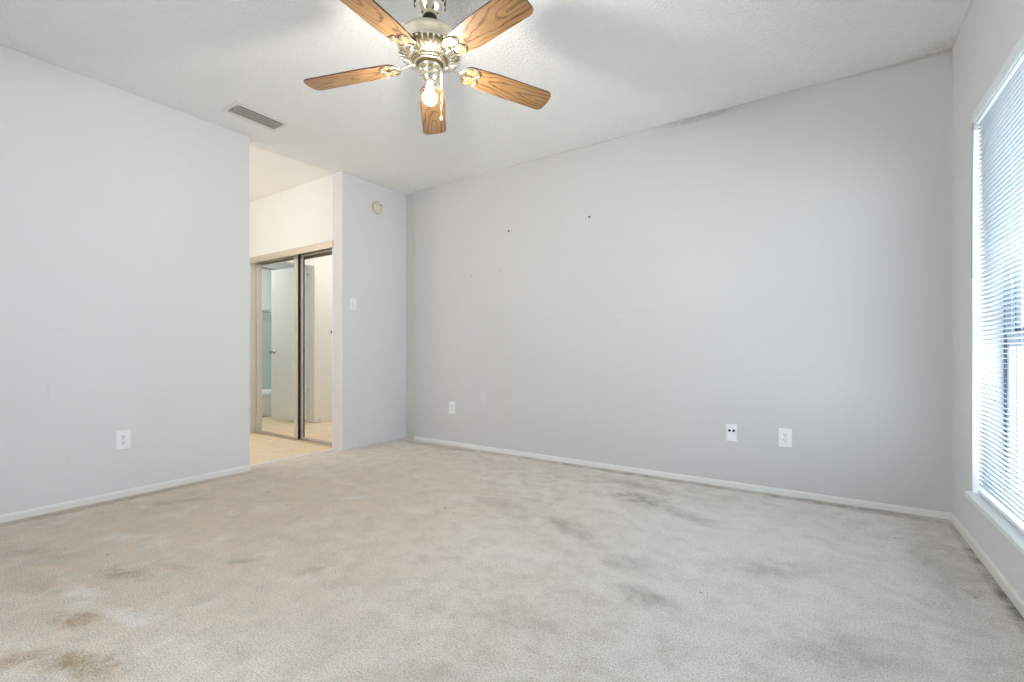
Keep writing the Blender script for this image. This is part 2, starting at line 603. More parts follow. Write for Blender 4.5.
# oak blade
k = NT('honey_oak_blade')
oi = k.n('ShaderNodeObjectInfo')
rnd = k.math('MULTIPLY', oi.outputs['Random'], 9.0)
cx = k.n('ShaderNodeCombineXYZ')
k.l(rnd, cx.inputs[0])
k.l(rnd, cx.inputs[2])
base_v = k.vmath('ADD', k.obj(), (-0.62, 0.0, 0.0))
warp_n = k.n('ShaderNodeTexNoise')
k.l(k.vmath('ADD', k.mapping((5, 14, 1)), cx.outputs[0]), warp_n.inputs['Vector'])
warp_n.inputs['Scale'].default_value = 1.0
warp_n.inputs['Detail'].default_value = 3
wsub = k.vmath('MULTIPLY', k.vmath('SUBTRACT', warp_n.outputs['Color'], (0.5, 0.5, 0.5)), (0.5, 0.045, 0.0))
gv = k.vmath('MULTIPLY', k.vmath('ADD', base_v, wsub), (0.16, 1.0, 0.0))
d = k.vmath('LENGTH', gv)
ring = k.math('SINE', k.math('MULTIPLY', d, 330.0))
grain = k.noise(1.0, 4, 0.7, vec=k.mapping((18, 420, 1)))
c = k.mix(k.ramp(ring, [(0.25, 0.0), (0.70, 0.4), (0.92, 1.0)]), (0.34, 0.185, 0.075), (0.055, 0.022, 0.007))
c = k.mix(k.ramp(grain, [(0.40, 0.6), (0.58, 0.0)]), c, (0.16, 0.075, 0.027))
c = k.mix(k.ramp(k.noise(3, 3, vec=k.mapping((1, 6, 1))), [(0.4, 0.0), (0.7, 0.35)]), c, (0.40, 0.24, 0.11))
M['oak'] = k.set(c, 0.36, spec=0.45)
M['oak_edge'] = plain('dark_blade_edge', (0.085, 0.035, 0.015), 0.5)

# ------------------------------------------------------------------ room shell
b = MB()
b.box((XLB, YN - 0.12, -0.10), (XR + 0.15, YB + 0.06, 0.0))
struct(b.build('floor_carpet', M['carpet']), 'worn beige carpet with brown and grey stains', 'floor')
b = MB()
b.box((XL - 0.02, YN - 0.12, H), (XR + 0.15, YB + 0.06, H + 0.1))
b.prism([(XL - 0.02, YO), (XL - 0.02, YC), (XLB + 0.04, YC), (XLB - 0.03, YO)], 0.1, Matrix.Translation((0, 0, H)))
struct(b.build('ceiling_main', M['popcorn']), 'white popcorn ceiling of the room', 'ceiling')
b = MB()
b.prism([(XLB - 0.03, YO), (XLB + 0.04, YC), (XLB + 0.04, YC + 0.2), (XE - 0.1, YC + 0.2), (XE - 0.1, 0.3), (XLB - 0.03, 0.3)], 0.1, Matrix.Translation((0, 0, H + 0.001)))
struct(b.build('ceiling_hall', M['hall_ceiling']), 'smooth cream ceiling of the hall', 'ceiling')

b = MB()
b.box((XLB, YN - 0.12, -0.1), (XL, YO, H))
struct(b.build('wall_left', M['wall_left'], bevel=0.004), 'long plain white wall with an outlet', 'wall')
b = MB()
b.box((XLB, YC, -0.1), (XL, YB + 0.06, H))
struct(b.build('wall_corner', M['wall'], bevel=0.006), 'short white wall with light switch and smoke detector', 'wall')
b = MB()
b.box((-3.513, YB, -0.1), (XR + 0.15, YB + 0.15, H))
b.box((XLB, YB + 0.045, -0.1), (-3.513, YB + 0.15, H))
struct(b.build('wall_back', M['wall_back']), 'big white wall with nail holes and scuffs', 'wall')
b = MB()
WT = 0.15
b.box((XR, YN - 0.12, -0.1), (XR + WT, WY0, H))
b.box((XR, WY1, -0.1), (XR + WT, YB + 0.15, H))
b.box((XR, WY0, -0.1), (XR + WT, WY1, WZ0))
b.box((XR, WY0, WZ1), (XR + WT, WY1, H))
struct(b.build('wall_right', M['wall']), 'white wall around the window', 'wall')
b = MB()
b.box((XL, YN - 0.12, -0.1), (GX0, YN, H))
b.box((GX1, YN - 0.12, -0.1), (XR, YN, H))
b.box((GX0, YN - 0.12, GZ1), (GX1, YN, H))
struct(b.build('wall_near', M['wall']), 'white wall with an added glazed opening for fill daylight', 'wall')
w2 = MB()  # unseen glazed door, added so more daylight fills the room
for x0, x1 in ((GX0, GX0 + 0.06), ((GX0 + GX1) / 2 - 0.04, (GX0 + GX1) / 2 + 0.04), (GX1 - 0.06, GX1)):
    w2.box((x0, YN - 0.10, 0.0), (x1, YN - 0.04, GZ1))
w2.box((GX0, YN - 0.10, 0.0), (GX1, YN - 0.04, 0.06))
w2.box((GX0, YN - 0.10, GZ1 - 0.06), (GX1, YN - 0.04, GZ1))
w2o = struct(w2.build('added_glazed_door', M['rail']), 'added white framed glazed door letting in fill daylight', 'window')
g = MB()
g.box((GX0 + 0.05, YN - 0.073, 0.05), (GX1 - 0.05, YN - 0.068, GZ1 - 0.05))
struct(g.build('pane', M['glass'], w2o))

# baseboards
def base_strip(name, p0, p1, nrm, h, mat, label):
    p0, p1, nrm = Vector((*p0, 0)), Vector((*p1, 0)), Vector((*nrm, 0))
    L = (p1 - p0).length
    t = 0.012
    prof = [(0, 0), (t, 0), (t, h - 0.012), (t * 0.75, h - 0.004), (t * 0.4, h), (0, h)]
    xax = nrm
    zax = (p1 - p0).normalized()
    yax = Vector((0, 0, 1))
    if xax.cross(yax).dot(zax) < 0:
        p0, p1, zax = p1, p0, -zax
    m = Matrix(((xax.x, yax.x, zax.x, p0.x), (xax.y, yax.y, zax.y, p0.y), (xax.z, yax.z, zax.z, p0.z), (0, 0, 0, 1)))
    q = MB()
    q.prism(prof, L, m)
    return struct(q.build(name, mat), label, 'baseboard')


base_strip('baseboard_left', (XL, YN), (XL, YO), (1, 0), 0.042, M['trim_grey'], 'low white baseboard along the long plain wall')
base_strip('baseboard_corner', (XL, YC), (XL, YB + 0.04), (1, 0), 0.030, M['wall'], 'low baseboard under the light switch wall')
base_strip('baseboard_back', (-3.513, YB), (XR, YB), (0, -1), 0.036, M['trim'], 'cream baseboard along the big back wall')
base_strip('baseboard_right', (XR, YN), (XR, YB), (-1, 0), 0.046, M['trim'], 'cream baseboard below the window')
base_strip('baseboard_hall', (XE, 0.3), (XE, 1.975), (1, 0), 0.06, M['trim'], 'white baseboard in the hall')

# ------------------------------------------------------------------ window in the side wall
XF = XR + 0.105
wf = MB()
fr = 0.022
wf.box((XF, WY0, WZ0), (XF + 0.04, WY0 + fr, WZ1))
wf.box((XF, WY1 - fr, WZ0), (XF + 0.04, WY1, WZ1))
wf.box((XF, WY0, WZ0), (XF + 0.04, WY1, WZ0 + fr))
wf.box((XF, WY0, WZ1 - fr), (XF + 0.04, WY1, WZ1))
win = struct(wf.build('window_1', M['bronze']), 'single hung window behind the white mini blinds', 'window')
ZM = 1.01
s = MB()
ys = (WY0 + 0.06, WY1 - 0.065)
s.box((XF + 0.02, ys[0], ZM), (XF + 0.035, ys[0] + 0.022, WZ1 - 0.03))
s.box((XF + 0.02, ys[1] - 0.022, ZM), (XF + 0.035, ys[1], WZ1 - 0.03))
s.box((XF + 0.02, ys[0], ZM), (XF + 0.035, ys[1], ZM + 0.018))
s.box((XF + 0.02, ys[0], WZ1 - 0.05), (XF + 0.035, ys[1], WZ1 - 0.028))
s.box((XF + 0.02, (ys[0] + ys[1]) / 2 - 0.012, ZM), (XF + 0.035, (ys[0] + ys[1]) / 2 + 0.012, WZ1 - 0.03))
struct(s.build('upper_sash', M['bronze'], win))
s = MB()
s.box((XF + 0.005, WY0 + fr, ZM - 0.065), (XF + 0.025, WY1 - fr, ZM - 0.002))
s.box((XF + 0.005, WY0 + fr, WZ0 + fr), (XF + 0.025, WY0 + fr + 0.03, ZM - 0.06))
s.box((XF + 0.005, WY1 - fr - 0.03, WZ0 + fr), (XF + 0.025, WY1 - fr, ZM - 0.06))
s.box((XF + 0.005, WY0 + fr, WZ0 + fr), (XF + 0.025, WY1 - fr, WZ0 + fr + 0.04))
struct(s.build('lower_sash', M['sash'], win))
s = MB()
s.box((XF + 0.025, WY0 + 0.03, ZM + 0.01), (XF + 0.029, WY1 - 0.03, WZ1 - 0.03))
struct(s.build('upper_pane', M['glass'], win))
s = MB()
s.box((XF + 0.012, WY0 + 0.04, WZ0 + 0.05), (XF + 0.016, WY1 - 0.04, ZM - 0.05))
struct(s.build('lower_pane', M['glass'], win))
s = MB()
s.box((XR - 0.033, WY0 - 0.01, WZ0 - 0.006), (XF, WY1 - 0.018, WZ0 + 0.016), bevel=0.004)
s.box((XR, WY0, WZ0), (XF, WY1, WZ0 + 0.010))
struct(s.build('window_sill', M['white_gloss']), 'white window sill below the mini blinds', 'window sill')

# mini blinds
XB = XR + 0.022
bl = thing('mini_blind', 'white horizontal mini blind hanging in the window', 'blind', (XB, (WY0 + WY1) / 2, WZ1 - 0.002))
BY0, BY1 = WY0 + 0.014 - (WY0 + WY1) / 2, WY1 - 0.016 - (WY0 + WY1) / 2
q = MB()
q.box((-0.018, BY0, -0.048), (0.016, BY1, -0.002), bevel=0.003)
q.box((-0.031, BY0 + 0.004, -0.050), (-0.022, BY1 + 0.012, -0.001), bevel=0.002)
q.build('headrail', M['rail'], bl)
q = MB()
q.box((-0.030, BY1 - 0.020, -0.064), (0.018, BY1 + 0.012, -0.048), bevel=0.002)
q.build('bracket', plain('clear_grey_bracket', (0.50, 0.52, 0.52), 0.3), bl)
q = MB()
z = -0.066
zbot = WZ0 + 0.016 - (WZ1 - 0.002) + 0.022
tilt = math.radians(9)
nsl = 0
while z > zbot + 0.018:
    rows = []
    for u_, h_ in ((-0.0125, 0.0), (-0.005, 0.0012), (0.005, 0.0012), (0.0125, 0.0)):
        x_ = u_ * math.cos(tilt) + h_ * math.sin(tilt)
        z_ = z - u_ * math.sin(tilt) + h_
        rows.append((x_, z_))
    for dz in (0.0, -0.0007):
        vs = [(q.bm.verts.new((x_, BY0 + 0.006, z_ + dz)), q.bm.verts.new((x_, BY1 - 0.034, z_ + dz))) for x_, z_ in rows]
        for a_, b_ in zip(vs, vs[1:]):
            f_ = q.face([a_[0], a_[1], b_[1], b_[0]])
            f_.smooth = True
        if dz == 0.0:
            top_vs = vs
    for e in (0, -1):
        q.face([top_vs[e][0], top_vs[e][1], vs[e][1], vs[e][0]])
    for s_ in (0, 1):
        q.face([r[s_] for r in top_vs] + [r[s_] for r in reversed(vs)])
    z -= 0.0203
    nsl += 1
q.build('slats', M['blind'], bl)
q = MB()
q.box((-0.013, BY0 + 0.006, zbot - 0.018), (0.013, BY1 - 0.034, zbot - 0.004), bevel=0.003)
q.build('bottom_rail', M['rail'], bl)
for yy in (BY1 - 0.09, BY1 - 0.50, 0.0, BY0 + 0.50, BY0 + 0.09):
    q = MB()
    for xx in (-0.0135, 0.0135):
        q.tube([(xx, yy, -0.05), (xx, yy, zbot - 0.006)], 0.0007, 5)
    q.build('ladder_cord', M['rail'], bl)
q = MB()
pts = []
for i in range(13):
    t_ = i / 12
    pts.append((-0.030 - 0.004 * math.sin(t_ * PI), BY1 - 0.035 + 0.020 * t_ * t_ - 0.010 * math.sin(t_ * PI), -0.05 - 0.72 * t_))
q.tube(pts, 0.0032, 6)
q.tube([(-0.02, BY1 - 0.035, -0.03), (-0.030, BY1 - 0.035, -0.05)], 0.0025, 6)
q.build('tilt_wand', plain('clear_grey_wand', (0.36, 0.39, 0.42), 0.3), bl)

# ------------------------------------------------------------------ hall, closet and bathroom shell
b = MB()
b.box((-7.4, 0.3, -0.10), (XLB, 3.0, -0.004))
b.box((XLB - 0.003, YO, -0.1), (XLB, YC, -0.001))
struct(b.build('floor_hall', M['vinyl']), 'honey coloured vinyl floor of the hall', 'floor')
b = MB()
b.prism([(-0.014, 0), (0.014, 0), (0.010, 0.004), (-0.010, 0.004)], YC - YO, Matrix.Translation((XLB - 0.005, YO, 0)) @ Matrix.Rotation(-PI / 2, 4, 'X') @ Matrix.Rotation(PI, 4, 'Z') @ Matrix.Scale(-1, 4, (1, 0, 0)))
thr = b.build('threshold_trim', M['trim'])
thr.data.transform(Matrix.Translation((0, 0, 0)))
struct(thr, 'pale strip where carpet meets vinyl', 'threshold')

HZ = 1.955                      # underside of the wall above the closet doors
XJ = -5.325                     # closet opening side
b = MB()
b.box((XE - 0.1, YC, HZ), (XLB, YC + 0.12, H))
b.box((XE - 0.1, YC, -0.1), (XJ, YC + 0.12, HZ))
b.box((XLB - 0.02, YC, -0.1), (XLB, YC + 0.12, HZ))
struct(b.build('wall_closet', M['hall']), 'cream wall above the mirrored closet doors', 'wall')
b = MB()
b.box((XE - 0.1, 0.3, -0.1), (XE, 2.06, H))
b.box((XE - 0.1, 2.70, -0.1), (XE, YC, H))
b.box((XE - 0.1, 2.06, 2.0), (XE, 2.70, H))
struct(b.build('wall_hall_end', M['hall']), 'cream hall wall with the bathroom doorway', 'wall')
b = MB()
b.box((XLB, 0.2, -0.1), (XE - 0.1, 0.3, H))
struct(b.build('wall_hall_near', M['hall']), 'cream wall closing the hall', 'wall')
b = MB()
b.box((XE - 0.1, YC + 0.12, -0.1), (XJ - 0.01, 3.45, 2.4))
b.box((XLB + 0.0, YC + 0.121, -0.1), (XLB - 0.02, 3.45, 2.4))
b.box((XJ - 0.01, 3.40, -0.1), (XLB - 0.02, 3.45, 2.4))
b.box((XJ - 0.01, YC + 0.12, 2.3), (XLB - 0.02, 3.40, 2.4))
b.box((XJ - 0.01, YC + 0.12, -0.1), (XLB - 0.02, 3.40, -0.004))
struct(b.build('wall_closet_interior', M['closet']), 'dark closet interior behind the mirrored doors', 'wall')

# closet header track, side channel and floor track
b = MB()
b.box((XJ - 0.02, YC - 0.012, HZ - 0.062), (XLB - 0.001, YC + 0.005, HZ + 0.004))
b.box((XJ, YC + 0.005, HZ - 0.010), (XLB - 0.02, YC + 0.12, HZ + 0.002))
b.box((XJ - 0.026, YC - 0.016, HZ - 0.066), (XJ - 0.004, YC + 0.004, HZ + 0.008))
struct(b.build('trim_closet_header', M['gold']), 'beige metal header track over the mirrored doors', 'trim')
b = MB()
b.box((XJ - 0.001, YC + 0.002, 0), (XJ + 0.010, YC + 0.118, HZ - 0.01))
struct(b.build('trim_closet_jamb', plain('beige_jamb', (0.62, 0.585, 0.53), 0.4, var=0.0)), 'beige side channel of the mirrored closet', 'trim')
b = MB()
b.box((XJ, YC + 0.035, -0.004), (XLB - 0.02, YC + 0.118, 0.006))
b.box((XJ, YC + 0.035, 0.006), (XLB - 0.02, YC + 0.040, 0.012))
struct(b.build('trim_closet_floor_track', M['gold']), 'narrow metal floor track of the mirrored closet', 'trim')


def mirror_door(x0, x1, yf, label, ls, rs):
    t = thing('sliding_mirror_door', label, 'mirrored door', ((x0 + x1) / 2, yf, 0.006), (0, 0, 0), 'sliding mirrored closet doors')
    hw = (x1 - x0) / 2
    zt = HZ - 0.045
    q = MB()
    q.box((-hw, 0.0, 0.004), (-hw + ls, 0.024, zt), bevel=0.002)
    q.box((hw - rs, 0.0, 0.004), (hw, 0.024, zt), bevel=0.002)
    q.box((-hw + ls, 0.002, 0.004), (hw - rs, 0.024, 0.026))
    q.box((-hw + ls, 0.002, zt - 0.022), (hw - rs, 0.024, zt))
    q.build('frame', M['gold_light'], t)
    q = MB()
    q.box((-hw + ls - 0.002, 0.005, 0.024), (hw - rs + 0.002, 0.010, zt - 0.020))
    q.build('mirror_pane', M['mirror'], t)
    q = MB()
    q.box((hw, 0.001, 0.004), (hw + 0.006, 0.024, zt))
    q.build('edge_strip', M['black_edge'], t)
    return t


M['gold_light'] = plain('beige_door_frame', (0.62, 0.585, 0.53), 0.35, 0.2, var=0.0)
mirror_door(XJ + 0.014, -4.497, YC + 0.060, 'mirrored closet door in front, overlapping the other, reflecting a white bathroom door', 0.022, 0.070)
mirror_door(-4.52, XLB - 0.024, YC + 0.092, 'mirrored closet door beside the corner, sliding behind the other', 0.055, 0.02)

# bathroom
b = MB()
b.box((-7.4, 0.9, -0.1), (-7.25, 3.0, 2.45))
b.box((-7.25, 2.9, -0.1), (XE - 0.1, 3.0, 2.45))
b.box((-7.25, 0.9, -0.1), (XE - 0.1, 1.0, 2.45))
struct(b.build('wall_bathroom', plain('bathroom_paint', (0.74, 0.80, 0.80), 0.5)), 'pale bathroom wall seen in the mirror', 'wall')
b = MB()
b.box((-7.4, 0.9, 2.40), (XE - 0.1, 3.0, 2.5))
struct(b.build('ceiling_bathroom', M['hall_ceiling']), 'white bathroom ceiling', 'ceiling')
b = MB()
b.box((-7.25, 1.0, 0.3), (-7.235, 2.9, 1.56))
struct(b.build('trim_bathroom_tile', M['tile']), 'pale green tile behind the bathtub', 'trim')

# door casing of the bathroom and the open door
b = MB()
b.box((XE, 1.985, 0), (XE + 0.014, 2.062, 2.062), bevel=0.003)
b.box((XE, 2.690, 0), (XE + 0.014, 2.712, 2.062), bevel=0.003)
b.box((XE, 2.062, 2.0), (XE + 0.014, 2.690, 2.062), bevel=0.003)
b.box((XE - 0.1, 2.060, 0), (XE, 2.072, 2.0))
b.box((XE - 0.1, 2.690, 0), (XE, 2.702, 2.0))
struct(b.build('trim_bathroom_doorway', M['trim']), 'white casing around the bathroom doorway', 'trim')
door = MB()
door.box((0.012, -0.017, 0.024), (0.560, 0.018, 1.985), bevel=0.003)
dro = door.build('door_1', M['white_gloss'])
struct(dro, 'white flat bathroom door standing ajar', 'door')
dro.location = (XE - 0.098, 2.098, 0)
dro.rotation_euler = (0, 0, math.atan2(0.075, -0.57))
for sgn in (1, -1):
    q = MB()
    q.lathe([(0.030, 0.0), (0.030, 0.006), (0.012, 0.010), (0.011, 0.034), (0.024, 0.042), (0.028, 0.054), (0.022, 0.066), (0.004, 0.069)], (0, 0, 0), 20, 'Y')
    if sgn < 0:
        bmesh.ops.scale(q.bm, vec=(1, -1, 1), verts=q.bm.verts)
    kn = q.build('door_knob', M['nickel'], dro, (0.500, 0.018 * sgn, 0.905))
for hz in (0.20, 1.0, 1.80):
    q = MB()
    q.tube([(0.0, -0.022, hz - 0.045), (0.0, -0.022, hz + 0.045)], 0.007, 10)
    q.box((0.0, -0.020, hz - 0.045), (0.035, -0.0165, hz + 0.045))
    q.build('hinge', M['white_gloss'], dro)

# bathtub
tb = MB()
def tub_ring(x0, x1, y0, y1, z, r, n=6):
    out = []
    for cx_, cy_, a0 in ((x1 - r, y1 - r, 0), (x0 + r, y1 - r, PI / 2), (x0 + r, y0 + r, PI), (x1 - r, y0 + r, 1.5 * PI)):
        for i in range(n + 1):
            a = a0 + PI / 2 * i / n
            out.append((cx_ + r * math.cos(a), cy_ + r * math.sin(a), z))
    return out
rings = [tub_ring(-7.23, -6.50, 1.36, 2.89, 0.0, 0.01), tub_ring(-7.23, -6.49, 1.36, 2.89, 0.27, 0.01), tub_ring(-7.23, -6.47, 1.36, 2.89, 0.285, 0.012),
         tub_ring(-7.23, -6.47, 1.36, 2.89, 0.318, 0.014), tub_ring(-7.15, -6.55, 1.46, 2.80, 0.320, 0.12), tub_ring(-7.13, -6.57, 1.50, 2.76, 0.29, 0.12), tub_ring(-7.08, -6.63, 1.62, 2.66, 0.06, 0.10)]
vr = [[tb.bm.verts.new(p) for p in r] for r in rings]
for a_, b_ in zip(vr, vr[1:]):
    n_ = len(a_)
    for i in range(n_):
        f_ = tb.face([a_[i], a_[(i + 1) % n_], b_[(i + 1) % n_], b_[i]])
tb.face(vr[-1])
tag(tb.build('bathtub', M['tub']), 'white bathtub reflected in the closet mirror', 'bathtub')
q = MB()
q.tube([(-6.52, 1.0, 2.08), (-6.52, 2.9, 2.08)], 0.0125, 12)
q.lathe([(0.03, 0), (0.03, 0.012)], (-6.52, 1.0, 2.08), 16, 'Y')
q.lathe([(0.03, -0.012), (0.03, 0)], (-6.52, 2.9, 2.08), 16, 'Y')
tag(q.build('shower_curtain_rod', M['nickel']), 'metal curtain rod above the bathtub in the mirror', 'curtain rod')
tr_ = thing('towel_bar', 'pale towel bar on the tiled wall in the mirror', 'towel bar', (-7.235, 1.9, 1.52))
q = MB()
q.tube([(0.055, -0.35, 0), (0.055, 0.35, 0)], 0.010, 10)
q.build('bar', plain('grey_bar', (0.42, 0.48, 0.48), 0.35), tr_)
for yy in (-0.34, 0.34):
    q = MB()
    q.box((0, yy - 0.02, -0.025), (0.012, yy + 0.02, 0.025), bevel=0.003)
    q.box((0.010, yy - 0.009, -0.012), (0.066, yy + 0.009, 0.012), bevel=0.003)
    q.build('post', M['tub'], tr_)


# ------------------------------------------------------------------ wall plates (built facing -Y, then turned)
def plate_body(t, w=0.07, h=0.115, mat='plate'):
    q = MB()
    q.box((-w / 2, -0.0065, -h / 2), (w / 2, 0.0, h / 2), bevel=0.0022)
    return q.build('cover_plate', M[mat], t)


def outlet(label, loc, rz):
    t = thing('electrical_outlet', label, 'outlet', loc, (0, 0, rz), 'wall outlets low around the room')
    plate_body(t, 0.075, 0.118)
    for s_ in (1, -1):
        zc = 0.0195 * s_
        q = MB()
        pts = []
        for i in range(24):
            a = 2 * PI * i / 24
            pts.append((max(-0.0165, min(0.0165, 0.0185 * math.cos(a))), 0.0142 * math.sin(a)))
        q.prism(pts, 0.0025, Matrix.Translation((0, -0.0055, zc)) @ Matrix.Rotation(PI / 2, 4, 'X'))
        r = q.build('receptacle', M['plate'], t)
        q = MB()
        q.box((-0.0080, -0.0086, zc - 0.001), (-0.0050, -0.0078, zc + 0.008))
        q.box((0.0050, -0.0086, zc - 0.001), (0.0080, -0.0078, zc + 0.0065))
        q.lathe([(0.0032, -0.0086), (0.0032, -0.0078)], (0, 0, zc - 0.0070), 12, 'Y')
        q.build('slots', M['dark'], r)
    q = MB()
    q.lathe([(0.0032, -0.0075), (0.0032, -0.005)], (0, 0, 0), 12, 'Y')
    q.build('screw', M['nickel'], t)
    return t


outlet('white outlet low on the long plain wall', (XL, 1.094, 0.362), PI / 2)
outlet('white outlet low on the back wall, beside the corner recess', (-3.005, YB, 0.368), 0)
outlet('white outlet low on the back wall, beside the plate with two jacks', (-0.197, YB, 0.368), 0)

t = thing('jack_plate', 'white plate with two dark jacks low on the back wall', 'jack plate', (-0.511, YB, 0.369))
plate_body(t)
for xx in (-0.013, 0.013):
    q = MB()
    q.lathe([(0.0085, -0.006), (0.0085, -0.009), (0.006, -0.0092)], (xx, 0, 0.014), 16, 'Y')
    q.build('jack', M['dark'], t)
for zz in (0.042, -0.042):
    q = MB()
    q.lathe([(0.003, -0.0072), (0.003, -0.005)], (0, 0, zz), 12, 'Y')
    q.build('screw', M['plate'], t)

t = thing('light_switch', 'white toggle light switch on the short wall by the opening', 'light switch', (XL, 2.833, 1.362), (0, 0, PI / 2))
plate_body(t)
q = MB()
q.box((-0.0065, -0.0068, -0.0125), (0.0065, -0.0055, 0.0125))
q.build('toggle_slot', plain('switch_slot', (0.55, 0.55, 0.55), 0.5), t)
q = MB()
q.box((-0.0045, -0.016, -0.003), (0.0045, -0.005, 0.010), Matrix.Rotation(0.35, 4, 'X'))
q.build('toggle', M['plate'], t)
for zz in (0.030, -0.030):
    q = MB()
    q.lathe([(0.003, -0.0072), (0.003, -0.005)], (0, 0, zz), 12, 'Y')
    q.build('screw', M['nickel'], t)
t = thing('hall_light_switch', 'small grey switch on the hall wall, seen in the closet mirror', 'light switch', (XE, 1.80, 1.17), (0, 0, PI / 2))
plate_body(t, 0.07, 0.075)
q = MB()
q.box((-0.02, -0.012, -0.02), (0.02, -0.005, 0.02))
q.build('knob', M['grey'], t)

# smoke detector on the short wall
t = thing('smoke_detector', 'round cream smoke detector high on the short wall', 'smoke detector', (XL, 3.118, 2.345), (0, 0, PI / 2))
q = MB()
q.lathe([(0.062, 0.0), (0.062, -0.014), (0.058, -0.018)], seg=40, axis='Y')
q.build('base', M['ivory_dark'], t)
q = MB()
q.lathe([(0.050, -0.013), (0.052, -0.030), (0.047, -0.037), (0.040, -0.037), (0.036, -0.030), (0.031, -0.030), (0.029, -0.042), (0.012, -0.045), (0.0, -0.045)], seg=40, axis='Y', cap=False)
q.build('cover', M['ivory'], t)
q = MB()
q.box((-0.006, -0.0475, 0.014), (0.022, -0.0435, 0.024), bevel=0.001)
q.build('sensor_slot', M['grey'], t)
q = MB()
q.lathe([(0.011, -0.044), (0.011, -0.048), (0.008, -0.049)], (0.004, 0, -0.014), 20, 'Y')
q.build('test_button', M['ivory'], t)

# nails and nail holes in the back wall
def nail(label, x, z, r, mat):
    q = MB()
    q.lathe([(r, 0.0015), (r, -0.004), (r * 0.6, -0.0055)], (0, 0, 0), 12, 'Y')
    o = q.build('wall_anchor', mat, None, (x, YB, z))
    return tag(o, label, 'wall anchor', 'anchors and nail stubs in the back wall')


nail('dark screw anchor in the back wall, the one farther from the light switch wall', -1.558, 2.001, 0.0085, M['dark'])
nail('dark screw anchor in the back wall, the one closer to the light switch wall', -2.340, 1.998, 0.0085, M['dark'])
nail('faint nail stub in the back wall, beside the other one but closer to the corner', -2.764, 1.632, 0.006, plain('faint_nail', (0.34, 0.31, 0.29), 0.6))
nail('faint nail stub in the back wall, almost straight below a dark screw anchor', -2.428, 1.639, 0.006, plain('faint_nail_tip', (0.34, 0.31, 0.29), 0.6))

# ceiling vent
VX0, VX1, VY0, VY1 = -3.445, -3.225, 1.558, 1.935
t = thing('ceiling_vent', 'grey slatted air vent in a white plate on the ceiling', 'air vent', ((VX0 + VX1) / 2, (VY0 + VY1) / 2, H))
hx, hy = (VX1 - VX0) / 2, (VY1 - VY0) / 2
ix, iy = 0.068, 0.160
q = MB()
for a_, b_ in (((-hx, -hy, -0.0035), (hx, -iy, 0.0)), ((-hx, iy, -0.0035), (hx, hy, 0.0)), ((-hx, -iy, -0.0035), (-ix, iy, 0.0)), ((ix, -iy, -0.0035), (hx, iy, 0.0))):
    q.box(a_, b_)
q.build('frame', M['popcorn_plate'] if 'popcorn_plate' in M else plain('painted_vent_plate', (0.80, 0.79, 0.77), 0.8, spec=0.1), t)
q = MB()
q.box((-ix - 0.002, -iy - 0.002, -0.003), (ix + 0.002, iy + 0.002, -0.0005))
q.build('throat', M['ventback'], t)
q = MB()
for i in range(4):
    xc = -ix + 0.019 + i * (2 * ix - 0.036) / 3
    q.box((-0.0080, -iy + 0.001, -0.0008), (0.0080, iy - 0.001, 0.0008), Matrix.Translation((xc, 0, -0.0075)) @ Matrix.Rotation(math.radians(-22), 4, 'Y'))
q.build('louvers', M['vent'], t)
for y0_ in (-iy, iy - 0.010):
    q = MB()
    q.box((-ix, y0_, -0.0085), (ix, y0_ + 0.010, -0.003))
    q.build('end_bar', M['vent'], t)
q = MB()
q.tube([(0.0, -iy - 0.004, -0.006), (0.012, -iy - 0.010, -0.020)], 0.003, 8)
q.build('damper_lever', M['ventback'], t)

# ------------------------------------------------------------------ ceiling fan
FX, FY, ZB = -1.458, 1.530, 2.21
fan = thing('ceiling_fan', 'brass ceiling fan with five oak blades and a lit bulb', 'ceiling fan', (FX, FY, H))
DZ = -H


def L(prof):
    return [(r, z_ + DZ) for r, z_ in prof]


q = MB()
q.lathe(L([(0.064, 2.58), (0.069, 2.574), (0.069, 2.535), (0.072, 2.53), (0.069, 2.525), (0.070, 2.490), (0.068, 2.470), (0.061, 2.450), (0.050, 2.432), (0.038, 2.418), (0.028, 2.414)]), seg=48)
q.mi = 1
for i in range(14):
    a = 2 * PI * i / 14 + 0.1
    q.box((0.060, -0.006, 2.466 + DZ), (0.0705, 0.006, 2.490 + DZ), Matrix.Rotation(a, 4, 'Z'))
q.build('canopy', [M['brass_pol'], M['rubber']], fan)
q = MB()
q.lathe(L([(0.030, 2.416), (0.032, 2.412), (0.032, 2.40), (0.034, 2.38), (0.034, 2.340)]), seg=32)
q.build('hanger_collar', M['rubber'], fan)
q = MB()
q.lathe(L([(0.034, 2.344), (0.075, 2.342), (0.114, 2.334), (0.128, 2.325), (0.133, 2.315), (0.134, 2.305), (0.134, 2.270), (0.131, 2.263), (0.126, 2.260)]), seg=64)
q.build('motor_housing', M['brass'], fan)
vp = [(0.126, 2.265), (0.134, 2.262), (0.138, 2.256), (0.138, 2.246), (0.132, 2.236), (0.117, 2.228), (0.099, 2.222), (0.084, 2.219)]
q = MB()
q.lathe(L([(r - 0.006, z_ + 0.003) for r, z_ in vp]), seg=64, cap=False)
q.mi = 1
NR = 36
